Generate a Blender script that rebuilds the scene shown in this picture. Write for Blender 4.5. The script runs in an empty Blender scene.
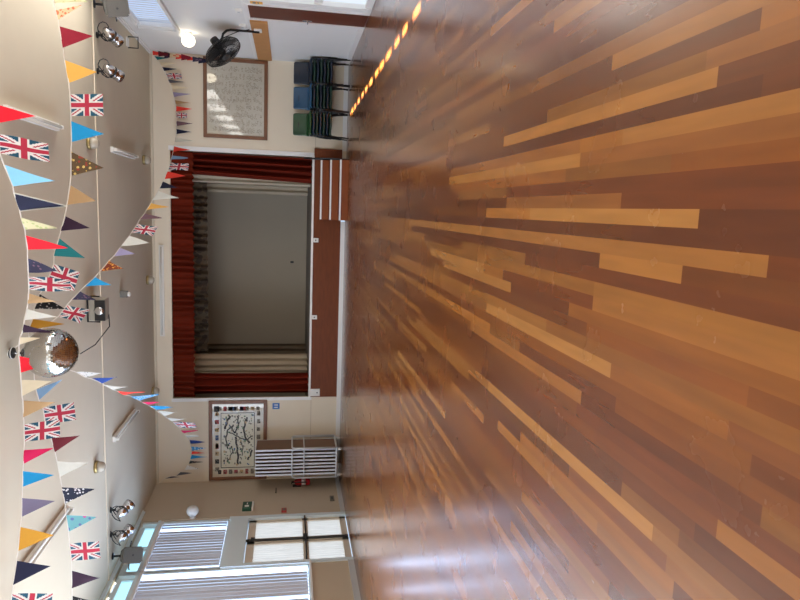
import bpy, bmesh, math, random
from mathutils import Vector, Matrix
random.seed(7)
C = bpy.context.scene.collection
S = bpy.context.scene
PI = math.pi
# ------------------------------------------------------------------ room frame
EYE = 1.3
YAW, PITCH, ROLL, FPX = 0.14044282, 0.17251883, 0.01231559, 638.3964
D, XL, XR, H = 15.427, -6.73, 3.29, 4.39
REAR = -3.0
ZS = 0.78            # stage floor
SX0, SX1, SZ1 = -4.62, 1.18, 3.99   # proscenium opening
SBACK = 20.0

def axes():
    cy, sy, cp, sp = math.cos(YAW), math.sin(YAW), math.cos(PITCH), math.sin(PITCH)
    f = Vector((-sy*cp, cy*cp, -sp)); r = Vector((cy, sy, 0)); u = r.cross(f)
    c, s = math.cos(ROLL), math.sin(ROLL)
    return f, c*r+s*u, -s*r+c*u
FW, RT, UP = axes()
CAM = Vector((0, 0, EYE))
def at(axis, val, x, y):
    d = FW*FPX - UP*(x-400) + RT*(300-y)
    return CAM + d*((val-CAM[axis])/d[axis])

# ------------------------------------------------------------------ materials
def lin(c):
    return tuple(((v/255)/12.92 if v/255 <= .04045 else ((v/255+.055)/1.055)**2.4) for v in c[:3]) + (1,)
M = {}
def mat(name, rgb, rough=.6, metal=0., spec=.5, noise=0., scale=8., transl=0., coat=0., emit=0., bump=0., stretch=None):
    m = bpy.data.materials.new(name); m.use_nodes = True
    nt = m.node_tree; N = nt.nodes; L = nt.links; b = N['Principled BSDF']
    b.inputs['Base Color'].default_value = lin(rgb); b.inputs['Roughness'].default_value = rough
    b.inputs['Metallic'].default_value = metal; b.inputs['Specular IOR Level'].default_value = spec
    b.inputs['Coat Weight'].default_value = coat
    col = None
    if noise or bump:
        tc = N.new('ShaderNodeTexCoord'); mp = N.new('ShaderNodeMapping')
        L.new(tc.outputs['Object'], mp.inputs['Vector'])
        if stretch: mp.inputs['Scale'].default_value = stretch
        nz = N.new('ShaderNodeTexNoise'); nz.inputs['Scale'].default_value = scale; nz.inputs['Detail'].default_value = 4
        L.new(mp.outputs['Vector'], nz.inputs['Vector'])
        if noise:
            mx = N.new('ShaderNodeMix'); mx.data_type = 'RGBA'
            c = lin(rgb)
            mx.inputs[6].default_value = tuple(max(0, v*(1-noise)) for v in c[:3])+(1,)
            mx.inputs[7].default_value = tuple(min(1, v*(1+noise)) for v in c[:3])+(1,)
            L.new(nz.outputs['Fac'], mx.inputs[0]); L.new(mx.outputs[2], b.inputs['Base Color']); col = mx.outputs[2]
        if bump:
            bp = N.new('ShaderNodeBump'); bp.inputs['Strength'].default_value = bump; bp.inputs['Distance'].default_value = .01
            L.new(nz.outputs['Fac'], bp.inputs['Height']); L.new(bp.outputs['Normal'], b.inputs['Normal'])
    if emit:
        b.inputs['Emission Color'].default_value = lin(rgb); b.inputs['Emission Strength'].default_value = emit
    if transl:
        t = N.new('ShaderNodeBsdfTranslucent'); t.inputs['Color'].default_value = lin(rgb)
        if col: L.new(col, t.inputs['Color'])
        ms = N.new('ShaderNodeMixShader'); ms.inputs[0].default_value = transl
        out = N['Material Output']
        L.new(b.outputs[0], ms.inputs[1]); L.new(t.outputs[0], ms.inputs[2]); L.new(ms.outputs[0], out.inputs['Surface'])
    M[name] = m
    return m

def pattern(name, base, spots, scale, thr, third=None, transl=.25):
    """printed cotton: voronoi spots of one or two colours on a ground"""
    m = mat(name, base, .85, transl=transl)
    nt = m.node_tree; N = nt.nodes; L = nt.links; b = N['Principled BSDF']
    tc = N.new('ShaderNodeTexCoord'); v = N.new('ShaderNodeTexVoronoi'); v.inputs['Scale'].default_value = scale
    L.new(tc.outputs['Object'], v.inputs['Vector'])
    lt = N.new('ShaderNodeMath'); lt.operation = 'LESS_THAN'; lt.inputs[1].default_value = thr
    L.new(v.outputs['Distance'], lt.inputs[0])
    mx = N.new('ShaderNodeMix'); mx.data_type = 'RGBA'
    mx.inputs[6].default_value = lin(base); mx.inputs[7].default_value = lin(spots)
    L.new(lt.outputs[0], mx.inputs[0])
    if third:
        m2 = N.new('ShaderNodeMix'); m2.data_type = 'RGBA'; m2.inputs[6].default_value = lin(spots); m2.inputs[7].default_value = lin(third)
        sp = N.new('ShaderNodeSeparateColor'); L.new(v.outputs['Color'], sp.inputs[0])
        gt = N.new('ShaderNodeMath'); gt.operation = 'GREATER_THAN'; gt.inputs[1].default_value = .5
        L.new(sp.outputs[0], gt.inputs[0]); L.new(gt.outputs[0], m2.inputs[0]); L.new(m2.outputs[2], mx.inputs[7])
    L.new(mx.outputs[2], b.inputs['Base Color'])
    for n in N:
        if n.type == 'BSDF_TRANSLUCENT': L.new(mx.outputs[2], n.inputs['Color'])
    return m

mat('ceiling_paint', (204, 194, 173), .9, noise=.03, scale=3)
mat('wall_cream', (226, 214, 192), .85, noise=.03, scale=2)
mat('wall_beige', (190, 174, 152), .8, noise=.03, scale=2)
mat('wall_white', (226, 226, 224), .55, noise=.02, scale=2)
mat('door_paint', (214, 202, 184), .5)
mat('gloss_white', (232, 232, 230), .35)
mat('pale_blue_frame', (222, 236, 242), .35)
mat('skirt_grey', (196, 198, 200), .4)
mat('stage_grey', (196, 185, 166), .9, noise=.05, scale=1.2)
mat('stage_boards', (150, 142, 132), .7, noise=.1, scale=4)
mat('red_velvet', (98, 32, 16), .95, noise=.45, scale=7, stretch=(4, 4, .35), spec=.1)
mat('red_velvet_side', (100, 30, 16), .95, noise=.4, scale=5, stretch=(4, 4, .25), spec=.1)
mat('cream_drape', (206, 192, 168), .95, noise=.08, scale=3)
mat('taupe_drape', (120, 104, 84), .95, noise=.15, scale=4)
pattern('border_print', (96, 80, 60), (66, 50, 38), 7, .5, transl=0)
mat('panel_wood', (104, 52, 24), .5, spec=.2, noise=.3, scale=3, stretch=(1, 1, 6))
mat('step_wood', (124, 64, 32), .5, spec=.2, noise=.22, scale=4, stretch=(1, 1, 8))
mat('door_wood', (84, 42, 30), .45, spec=.2, noise=.2, scale=3, stretch=(6, 6, .8))
mat('ply', (176, 124, 72), .6, noise=.12, scale=5, stretch=(1, 3, 1))
mat('frame_wood', (112, 72, 46), .45, noise=.2, scale=10)
mat('nosing', (238, 234, 228), .45)
mat('silver', (218, 221, 224), .3, metal=.35)
mat('edge_white', (226, 230, 234), .35)
mat('chrome', (220, 220, 222), .12, metal=1)
mat('steel_dark', (62, 62, 62), .4, metal=.6)
mat('black', (18, 18, 20), .45)
mat('black_metal', (20, 20, 22), .35, metal=.3)
mat('charcoal', (50, 49, 48), .5)
mat('speaker_grey', (104, 101, 94), .6, noise=.06, scale=30)
mat('box_grey', (150, 144, 132), .5)
mat('grille', (88, 85, 80), .7, noise=.3, scale=160)
mat('table_brown', (112, 78, 54), .5, noise=.2, scale=4, stretch=(1, 1, .3))
mat('brass', (168, 148, 100), .35, metal=.8)
mat('opal', (220, 218, 210), .25)
mat('bowl', (176, 168, 152), .2)
mat('plastic_white', (230, 228, 222), .45)
mat('navy_shell', (14, 30, 48), .35)
mat('blue_shell', (28, 72, 104), .32)
mat('green_shell', (14, 62, 30), .35)
mat('dark_green_shell', (16, 44, 36), .35)
mat('ext_red', (170, 22, 34), .3)
mat('ext_label', (226, 214, 214), .5)
mat('sign_blue', (40, 104, 176), .5)
mat('sign_green', (24, 74, 52), .5)
mat('sign_red', (168, 60, 56), .5)
mat('mirror', (206, 207, 205), .04, metal=1)
mat('grout', (120, 116, 110), .5)
mat('cord', (226, 220, 210), .8)
mat('vane', (206, 211, 224), .75)
mat('sheer', (214, 216, 214), .8, transl=.42, noise=.2, scale=14, stretch=(1, 1.6, .15))
mat('canvas', (204, 196, 174), .5, coat=1.0, noise=.08, scale=20)
M['canvas'].node_tree.nodes['Principled BSDF'].inputs['Coat Roughness'].default_value = .03
mat('sheet', (182, 176, 160), .5, coat=1.0, noise=.12, scale=14)
for k_ in ('canvas', 'sheet'):
    M[k_].node_tree.nodes['Principled BSDF'].inputs['Coat Roughness'].default_value = .03; M[k_].node_tree.nodes['Principled BSDF'].inputs['Coat IOR'].default_value = 1.7
mat('ink', (46, 44, 42), .6)
mat('map_field', (206, 200, 176), .5, coat=1., noise=.1, scale=16)
mat('ink_faint', (134, 126, 110), .6)
mat('ink_soft', (120, 112, 98), .6)
mat('icon_blue', (74, 92, 124), .6); mat('icon_red', (150, 62, 62), .6); mat('icon_green', (92, 118, 88), .6); mat('icon_tan', (176, 150, 108), .6)
def lit(name, rgb, strength):
    m = bpy.data.materials.new(name); m.use_nodes = True; nt = m.node_tree; nt.nodes.clear()
    e = nt.nodes.new('ShaderNodeEmission'); e.inputs[0].default_value = lin(rgb); e.inputs[1].default_value = strength
    o = nt.nodes.new('ShaderNodeOutputMaterial'); nt.links.new(e.outputs[0], o.inputs[0]); m.cycles.emission_sampling = 'FRONT' if strength > 6 or name in ('daylight_right_open', 'rear_fill_glow') else 'NONE'; M[name] = m; return m
lit('daylight_left', (190, 216, 255), 18.0)
lit('daylight_open', (230, 240, 255), 10.0)
lit('daylight_right_open', (255, 250, 242), 10.0)
lit('daylight_fan', (168, 230, 250), 1.25)
lit('daylight_dim', (196, 220, 255), 1.0)
lit('daylight_door', (240, 246, 255), 2.0)
lit('daylight_right', (196, 214, 244), .95)
lit('lamp_glow', (255, 240, 212), 7.0)
lit('daylight_side', (226, 236, 248), .9)
lit('rear_fill_glow', (255, 250, 242), 1.4)
# bunting cloths
T = .25
for n, c in dict(cloth_red=(236, 24, 44), cloth_scarlet=(232, 60, 44), cloth_crimson=(140, 24, 44), cloth_maroon=(98, 8, 24), cloth_gold=(232, 176, 84), cloth_mustard=(206, 150, 52),
                 cloth_blue=(24, 146, 204), cloth_sky=(140, 204, 240), cloth_navy=(24, 26, 54), cloth_plum=(46, 20, 44), cloth_tan=(180, 146, 104), cloth_white=(232, 232, 222),
                 cloth_cream=(236, 222, 190), cloth_teal=(24, 116, 120), cloth_lavender=(158, 150, 182), cloth_mauve=(112, 84, 92), cloth_pink=(206, 20, 84), cloth_steel=(124, 158, 190),
                 cloth_royal=(28, 64, 142), cloth_grey=(90, 90, 96), cloth_slate=(118, 110, 136)).items():
    mat(n, c, .85, transl=T, noise=.06, scale=20)
pattern('print_polka', (34, 38, 58), (232, 232, 236), 26, .34)
pattern('print_blackdot', (22, 22, 24), (150, 146, 140), 30, .28)
pattern('print_green', (226, 222, 178), (196, 204, 140), 22, .35)
pattern('print_orange', (226, 200, 160), (214, 120, 84), 26, .38)
pattern('print_leopard', (120, 48, 24), (228, 160, 70), 26, .36)
pattern('print_ornate', (92, 72, 48), (214, 186, 108), 24, .4, (150, 60, 44))
pattern('print_bluefloral', (60, 140, 196), (220, 232, 240), 26, .36)
pattern('print_tealfloral', (110, 170, 176), (206, 90, 150), 16, .36, (96, 110, 160))
pattern('print_navyfloral', (52, 50, 74), (120, 90, 110), 22, .3)
pattern('print_whitedot', (236, 236, 232), (90, 100, 120), 24, .22)
mat('flag_blue', (28, 78, 100), .85, transl=T); mat('flag_white', (238, 236, 232), .85, transl=T); mat('flag_red', (176, 44, 66), .85, transl=T)

# ------------------------------------------------------------------ mesh helpers
ORG = {}
class MB:
    def __init__(s): s.v = []; s.f = []; s.m = []; s.cur = 0
    def add(s, vs, fs):
        o = len(s.v); s.v += [Vector(p) for p in vs]
        for f in fs: s.f.append([o+i for i in f]); s.m.append(s.cur)
        return s
    def box(s, x0, x1, y0, y1, z0, z1):
        vs = [(x, y, z) for z in (z0, z1) for y in (y0, y1) for x in (x0, x1)]
        return s.add(vs, [(0, 2, 3, 1), (4, 5, 7, 6), (0, 1, 5, 4), (2, 6, 7, 3), (0, 4, 6, 2), (1, 3, 7, 5)])
    def bev(s, x0, x1, y0, y1, z0, z1, b=.01):
        bm = bmesh.new(); bmesh.ops.create_cube(bm, size=1)
        for v in bm.verts: v.co = Vector(((x0+x1)/2+v.co.x*(x1-x0), (y0+y1)/2+v.co.y*(y1-y0), (z0+z1)/2+v.co.z*(z1-z0)))
        bmesh.ops.bevel(bm, geom=bm.edges[:], offset=b, segments=2, affect='EDGES', profile=.6)
        return s.bm(bm)
    def bm(s, bm, mtx=None):
        if mtx: bm.transform(mtx)
        bm.verts.index_update()
        s.add([v.co.copy() for v in bm.verts], [[v.index for v in f.verts] for f in bm.faces]); bm.free(); return s
    def tube(s, pts, r, n=8, closed=False, cap=True):
        P = [Vector(p) for p in pts]; k = len(P); rings = []
        ref = None
        for i, p in enumerate(P):
            a = P[(i-1) % k] if (closed or i) else p; b = P[(i+1) % k] if (closed or i < k-1) else p
            t = (b-a).normalized()
            if ref is None:
                ref = t.orthogonal().normalized()
            ref = (ref - t*ref.dot(t)).normalized(); bi = t.cross(ref)
            rr = r[i] if isinstance(r, (list, tuple)) else r
            rings.append([p + (ref*math.cos(2*PI*j/n)+bi*math.sin(2*PI*j/n))*rr for j in range(n)])
        vs = [q for R in rings for q in R]; fs = []
        for i in range(k if closed else k-1):
            for j in range(n):
                a = i*n+j; b = i*n+(j+1) % n; c = ((i+1) % k)*n
                fs.append((a, b, c+(j+1) % n, c+j))
        if cap and not closed: fs += [tuple(range(n))[::-1], tuple((k-1)*n+j for j in range(n))]
        return s.add(vs, fs)
    def lathe(s, prof, n=24, mtx=None):
        """prof: (radius, z) pairs about local Z, placed by mtx"""
        vs = []; fs = []
        for (r, z) in prof: vs += [Vector((r*math.cos(2*PI*j/n), r*math.sin(2*PI*j/n), z)) for j in range(n)]
        for i in range(len(prof)-1):
            for j in range(n): fs.append((i*n+j, i*n+(j+1) % n, (i+1)*n+(j+1) % n, (i+1)*n+j))
        fs += [tuple(range(n))[::-1], tuple((len(prof)-1)*n+j for j in range(n))]
        if mtx: vs = [mtx @ v for v in vs]
        return s.add(vs, fs)
    def grid(s, fn, nu, nv):
        vs = [fn(i/nu, j/nv) for j in range(nv+1) for i in range(nu+1)]
        fs = [(j*(nu+1)+i, j*(nu+1)+i+1, (j+1)*(nu+1)+i+1, (j+1)*(nu+1)+i) for j in range(nv) for i in range(nu)]
        return s.add(vs, fs)
    def build(s, name, mats, parent=None, smooth=False, loc=None):
        me = bpy.data.meshes.new(name)
        if parent is not None: o3 = ORG[parent.name]
        elif loc is not None: o3 = Vector(loc)
        else:
            xs = [v.x for v in s.v]; ys = [v.y for v in s.v]; zs = [v.z for v in s.v]
            o3 = Vector(((min(xs)+max(xs))/2, (min(ys)+max(ys))/2, min(zs)))
        me.from_pydata([v-o3 for v in s.v], [], s.f)
        for m in ([mats] if isinstance(mats, str) else mats): me.materials.append(M[m])
        for p, i in zip(me.polygons, s.m): p.material_index = i; p.use_smooth = smooth
        me.update()
        o = bpy.data.objects.new(name, me); C.objects.link(o)
        if parent is not None: o.parent = parent; ORG[o.name] = o3
        else: o.location = o3; ORG[o.name] = o3
        return o
def frame_to(z, x=None, loc=(0, 0, 0)):
    z = Vector(z).normalized(); x = Vector(x) if x else z.orthogonal(); x = (x-z*x.dot(z)).normalized(); y = z.cross(x)
    m = Matrix((x, y, z)).transposed().to_4x4(); m.translation = Vector(loc); return m
def thing(name, label, cat, loc, group=None):
    o = bpy.data.objects.new(name, None); C.objects.link(o); o.empty_display_size = .1
    o.location = loc; ORG[o.name] = Vector(loc); return tag(o, label, cat, group)
def tag(o, label, cat, group=None):
    o['label'] = label; o['category'] = cat
    if group: o['group'] = group
    return o
def struct(o): o['kind'] = 'structure'; return o
def box(*a): return MB().box(*a)
def copy_tree(o, parent=None):
    c = o.copy(); C.objects.link(c)
    if parent is not None: c.parent = parent
    for ch in list(o.children): copy_tree(ch, c)
    return c
def srt(v): return v[0] if isinstance(v, list) else v

# ------------------------------------------------------------------ floor (one mesh of boards)
W = .0625
def floor():
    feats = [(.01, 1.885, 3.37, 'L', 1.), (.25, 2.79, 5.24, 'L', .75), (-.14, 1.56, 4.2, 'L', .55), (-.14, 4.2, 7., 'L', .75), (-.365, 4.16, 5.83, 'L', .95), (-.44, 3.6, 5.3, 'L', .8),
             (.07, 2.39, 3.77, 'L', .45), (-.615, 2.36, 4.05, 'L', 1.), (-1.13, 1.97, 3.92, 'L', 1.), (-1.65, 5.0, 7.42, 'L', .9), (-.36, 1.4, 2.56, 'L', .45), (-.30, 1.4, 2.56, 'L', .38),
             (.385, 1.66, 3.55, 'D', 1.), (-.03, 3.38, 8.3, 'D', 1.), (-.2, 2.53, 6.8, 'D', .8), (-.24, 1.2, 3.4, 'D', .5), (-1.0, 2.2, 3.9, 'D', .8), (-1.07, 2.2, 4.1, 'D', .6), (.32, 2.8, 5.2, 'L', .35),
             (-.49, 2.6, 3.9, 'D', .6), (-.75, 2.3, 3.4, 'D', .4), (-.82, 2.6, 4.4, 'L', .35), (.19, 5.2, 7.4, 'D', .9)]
    used = {}
    for x, a, b, k, w in feats: used.setdefault(round((x-.01)/W), []).append((a, b, k, w))
    me = bpy.data.meshes.new('floor'); vs = []; fs = []; cols = []
    base = [(110, 61, 22), (98, 51, 20), (121, 72, 28), (107, 59, 23), (92, 46, 19), (132, 82, 34), (117, 68, 27), (103, 56, 21), (126, 76, 29), (96, 49, 19)]
    def quad(x0, x1, y0, y1, c):
        o = len(vs); vs.extend([(x0, y0, 0), (x1, y0, 0), (x1, y1, 0), (x0, y1, 0)]); fs.append((o, o+1, o+2, o+3)); cols.append(c)
    def tone(k=None, w=0):
        c = random.choice(base); j = random.uniform(.9, 1.1); c = [v*j for v in c]
        t = random.random()
        if k is None and t < .11: k, w = 'L', random.uniform(.2, .6)
        if k is None and t > .88: k, w = 'D', random.uniform(.3, .9)
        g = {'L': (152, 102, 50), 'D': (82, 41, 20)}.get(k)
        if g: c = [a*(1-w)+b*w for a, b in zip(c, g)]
        return c
    i0 = math.floor((XL-.01)/W)-1; i1 = math.ceil((XR-.01)/W)+1
    for i in range(i0, i1+1):
        x0 = max(XL-.02, .01+(i-.5)*W); x1 = min(XR+.02, .01+(i+.5)*W)
        if x1 <= x0: continue
        ft = sorted(used.get(i, [])); y = REAR-random.uniform(0, 1.5); k = 0
        while y < D+.02:
            nx = ft[k] if k < len(ft) else None
            if nx and y >= nx[0]-.02: quad(x0, x1, y, nx[1], tone(nx[2], nx[3])); y = nx[1]; k += 1; continue
            e = y+random.choice((.6, .9, 1.2, 1.5, 1.8, 2.2, 2.6))*random.uniform(.85, 1.15)
            if nx: e = min(e, nx[0]) if e < nx[0]-.35 or e > nx[0] else nx[0]
            e = min(e, D+.02)
            quad(x0, x1, y, e, tone()); y = e
    me.from_pydata(vs, [], fs); at_ = me.color_attributes.new('tone', 'FLOAT_COLOR', 'CORNER')
    for p in me.polygons:
        for li in p.loop_indices: at_.data[li].color = lin(cols[p.index])
    m = bpy.data.materials.new('hardwood'); m.use_nodes = True; nt = m.node_tree; N = nt.nodes; L = nt.links; b = N['Principled BSDF']
    a = N.new('ShaderNodeAttribute'); a.attribute_name = 'tone'
    tc = N.new('ShaderNodeTexCoord'); mp = N.new('ShaderNodeMapping'); mp.inputs['Scale'].default_value = (13, 1.4, 1)
    L.new(tc.outputs['Object'], mp.inputs['Vector'])
    nz = N.new('ShaderNodeTexNoise'); nz.inputs['Scale'].default_value = 1.6; nz.inputs['Detail'].default_value = 1.5; nz.inputs['Roughness'].default_value = .5
    L.new(mp.outputs['Vector'], nz.inputs['Vector'])
    mr = N.new('ShaderNodeMapRange'); mr.inputs[1].default_value = .25; mr.inputs[2].default_value = .75; mr.inputs[3].default_value = .88; mr.inputs[4].default_value = 1.12
    L.new(nz.outputs['Fac'], mr.inputs[0])
    mx = N.new('ShaderNodeMix'); mx.data_type = 'RGBA'; mx.blend_type = 'MULTIPLY'; mx.inputs[0].default_value = 1
    L.new(a.outputs['Color'], mx.inputs[6]); L.new(mr.outputs[0], mx.inputs[7]); L.new(mx.outputs[2], b.inputs['Base Color'])
    n2 = N.new('ShaderNodeTexNoise'); n2.inputs['Scale'].default_value = 2.2; n2.inputs['Detail'].default_value = 5
    L.new(tc.outputs['Object'], n2.inputs['Vector'])
    r2 = N.new('ShaderNodeMapRange'); r2.inputs[3].default_value = .25; r2.inputs[4].default_value = .29; L.new(n2.outputs['Fac'], r2.inputs[0]); L.new(r2.outputs[0], b.inputs['Roughness'])
    b.inputs['Specular IOR Level'].default_value = .2; b.inputs['Coat Weight'].default_value = .55; b.inputs['Coat IOR'].default_value = 1.5; b.inputs['Coat Roughness'].default_value = .2
    me.materials.append(m)
    o = bpy.data.objects.new('floor', me); C.objects.link(o); struct(o)
floor()

# ------------------------------------------------------------------ shell
struct(box(XL-.11, XR+.25, REAR-.2, D, H, H+.15).build('ceiling', 'ceiling_paint'))
wb = MB(); wb.box(XL-.25, SX0, D, D+.06, 0, 5.3); wb.box(SX1, XR+.25, D, D+.06, 0, 5.3); wb.box(SX0, SX1, D, D+.06, SZ1, 5.3)
struct(wb.build('wall_back', 'wall_cream'))
struct(box(XL-.25, XR+.25, REAR-.2, REAR, 0, H).build('wall_rear', 'wall_cream'))
for n in range(3):  # unseen rear windows, added as glowing fill for the near floor and ceiling
    x = -5.2+3.45*n
    w = struct(MB().box(x-1.2, x+1.2, REAR, REAR+.05, .9, 1.).box(x-1.2, x+1.2, REAR, REAR+.05, 3.6, 3.7).box(x-1.2, x-1.1, REAR, REAR+.05, 1., 3.6).box(x+1.1, x+1.2, REAR, REAR+.05, 1., 3.6).box(x-.03, x+.03, REAR, REAR+.05, 1., 3.6).build('window_%d' % (n+15), 'gloss_white'))
    box(x-1.1, x+1.1, REAR+.01, REAR+.02, 1., 3.6).build('pane', 'rear_fill_glow', w)
# stage house
struct(box(SX0-.9, SX1+.9, SBACK, SBACK+.15, 0, 5.2).build('wall_stage_back', 'stage_grey'))
struct(box(SX0-1.0, SX0-.9, D+.06, SBACK, 0, 5.2).build('wall_stage_left', 'stage_grey'))
struct(box(SX1+.9, SX1+1.0, D+.06, SBACK, 0, 5.2).build('wall_stage_right', 'stage_grey'))
struct(box(SX0-1.0, SX1+1.0, D+.06, SBACK+.15, 5.2, 5.3).build('ceiling_stage', 'stage_grey'))
# left wall
BAYS = [(11.56, 13.42)] + [(11.48-1.95*i-1.9, 11.48-1.95*i) for i in range(7)]
ZSILL, ZHEAD, ZFAN = .85, 3.93, 4.25
wl = MB()
wl.box(XL-.25, XL, 13.5, D+.2, 0, H)                        # blank end by the stage wall
wl.box(XL-.25, XL, REAR, 11.5, 0, ZSILL-.03)                 # dado under the windows
wl.box(XL-.11, XL, REAR, 13.5, 4.335, H)
ymin = BAYS[-1][0]
wl.box(XL-.25, XL, REAR, ymin-.05, ZSILL-.03, 4.335)
struct(wl.build('wall_left', 'wall_beige'))
# right wall with a clerestory band
RZ0, RZ1, RY1 = 3.46, 4.27, 13.55
wr = MB()
wr.box(XR, XR+.25, RY1, D+.2, 0, H); wr.box(XR, XR+.25, REAR, RY1, 2.09, RZ0); wr.box(XR, XR+.25, REAR, RY1, RZ1, H)
wr.box(XR, XR+.25, 12.24, RY1, 0, 2.09); wr.box(XR, XR+.25, 11.16, 11.34, 0, 2.09); wr.box(XR, XR+.25, REAR, 9.9, 0, 2.09)
struct(wr.build('wall_right', 'wall_white'))

# ------------------------------------------------------------------ left windows, fanlights, blinds
ADJ = ['first', 'second', 'third', 'fourth', 'fifth', 'sixth', 'seventh', 'eighth']
for n, (y0, y1) in enumerate(BAYS):
    door = n == 0
    zb = 2.5 if door else ZSILL
    f = MB()
    for a, b in ((y0-.05, y0+.03), (y1-.03, y1+.05)): f.box(XL-.2, XL-.02, a, b, zb-.04, 4.28)
    f.box(XL-.2, XL-.02, y0, y1, zb-.04, zb+.03); f.box(XL-.2, XL+.015, y0-.05, y1+.05, ZHEAD-.01, ZHEAD+.045)
    ym = (y0+y1)/2
    f.box(XL-.19, XL-.05, ym-.03, ym+.03, ZHEAD if n < 2 else zb, 4.28)
    # fanlight sash bars, with vent slits added above them to let in the sun streak
    for a, b in ((y0+.03, ym-.03), (ym+.03, y1-.03)):
        f.box(XL-.16, XL-.08, a, b, 3.97, 4.02); f.box(XL-.16, XL-.08, a, b, 4.22, 4.296)
        f.box(XL-.16, XL-.08, a, a+.05, 4.02, 4.22); f.box(XL-.16, XL-.08, b-.05, b, 4.02, 4.22)
    for k in range(5 if n else 1):
        yy = y0+(y1-y0)*(k/4 if n else .5); w_ = random.uniform(.05, .13) if n else (y1-y0)/2; f.box(XL-.13, XL-.10, yy-w_, yy+w_, 4.262, 4.337)  # bars added to break the sun streak into dashes; first bay closed
    w = struct(f.build('window_%d' % (n+1), 'pale_blue_frame'))
    box(XL-.18, XL-.17, y0, y1, zb, ZHEAD).build('pane', 'daylight_open' if n > 1 else 'daylight_dim', w)
    for a, b in ((y0+.08, ym-.08), (ym+.08, y1-.08)):
        box(XL-.125, XL-.115, a, b, 4.02, 4.22).build('fanlight_pane', 'daylight_fan', w)
    if n > 1: continue
    t = thing('vertical_blind', 'half open vertical blind, ' + ('short one hanging over the glazed double doors' if door else 'tall one above the low beige wall beside the doors'), 'blind', (XL-.03, ym, zb))
    box(XL-.06, XL+.02, y0, y1, ZHEAD-.07, ZHEAD-.015).build('headrail', 'gloss_white', t)
    v = MB(); gl = MB(); yy = y0+.02; k = 0; last = y0
    skip = [13.12, 11.64, 11.4, 10.5] if n < 2 else [random.uniform(y0, y1)]
    while yy < y1-.08 and not (n > 1 and k > 14):
        if not any(abs(yy+.05-s) < .05 for s in skip):
            a = math.radians(random.uniform(-8, 8) if n < 2 else 80+random.uniform(-9, 7)); vw = random.uniform(.084, .096) if n < 2 else .1; dx, dy = vw*math.sin(a), vw*math.cos(a)
            if n < 2: gl.box(XL-.075, XL-.065, last, yy+.004, zb, ZHEAD); last = yy+dy-.004
            zt, zl = ZHEAD-.07, zb+.04
            v.add([(XL-.04-dx/2, yy, zl), (XL-.04+dx/2, yy+dy, zl), (XL-.04+dx/2, yy+dy, zt), (XL-.04-dx/2, yy, zt)], [(0, 1, 2, 3)])
        yy += .107 if n < 2 else .03
        k += 1
    v.build('vanes', 'vane', t)
    if n < 2: gl.box(XL-.075, XL-.065, last, y1, zb, ZHEAD).build('pane', 'daylight_left', w)
struct(box(XL-.04, XL+.06, REAR, 11.5, ZSILL-.035, ZSILL).build('trim_sill_left', 'gloss_white'))
struct(MB().box(XL, XL+.02, REAR, 11.5, 0, .1).box(XL, XL+.03, REAR, 11.5, .1, .115).build('baseboard_left', 'skirt_grey'))
struct(box(XL, XL+.02, 13.55, D, 0, .1).build('baseboard_left_end', 'skirt_grey'))
struct(MB().box(XL, XL+.03, REAR, 13.9, 4.335, 4.365).box(XL, XL+.055, REAR, 13.9, 4.365, 4.39).build('trim_left_track', 'pale_blue_frame'))
struct(MB().box(XL, XL+.006, 13.5, D, 1.98, 2.0).build('trim_left_joint', 'wall_beige'))

# glazed double doors
f = MB(); f.box(XL-.2, XL+.02, 13.38, 13.5, 0, 2.5); f.box(XL-.2, XL+.02, 11.5, 11.6, 0, 2.5); f.box(XL-.2, XL+.02, 11.6, 13.38, 2.1, 2.46)
dl = struct(f.build('door_1', 'pale_blue_frame'))
for a, b in ((11.6, 12.47), (12.51, 13.38)):
    lf = MB(); x0, x1 = XL-.1, XL-.04
    lf.box(x0, x1, a, a+.09, .01, 2.08); lf.box(x0, x1, b-.09, b, .01, 2.08); lf.box(x0, x1, a, b, 1.93, 2.08); lf.box(x0, x1, a, b, .01, .14); lf.box(x0, x1, a, b, .84, .95)
    L_ = lf.build('door_leaf', 'door_paint', dl)
    box(x0-.04, x0-.03, a+.05, b-.05, .1, 2.).build('pane', 'daylight_door', L_)
    for z0, z1 in ((.12, .86), (.93, 1.95)):
        MB().grid(lambda u, v: Vector((x0+.03+.008*math.sin(u*60), a+.07+(b-a-.14)*u, z0+(z1-z0)*v)), 60, 1).build('sheer_curtain', 'sheer', L_)
    pb = MB(); s = 1 if a < 12 else -1
    pb.tube([(XL-.02, a+.05, .9), (XL+.06, a+.08, .9), (XL+.06, b-.08, .9), (XL-.02, b-.05, .9)], .016)
    pb.build('push_bar', 'black_metal', L_)
m_ = MB(); m_.box(XL-.04, XL+.0, 12.472, 12.508, .02, 2.1); m_.box(XL-.0, XL+.06, 12.45, 12.53, .86, .95); m_.box(XL, XL+.04, 12.465, 12.515, 1.92, 2.0)
m_.build('meeting_stile', 'charcoal', dl)

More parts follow.
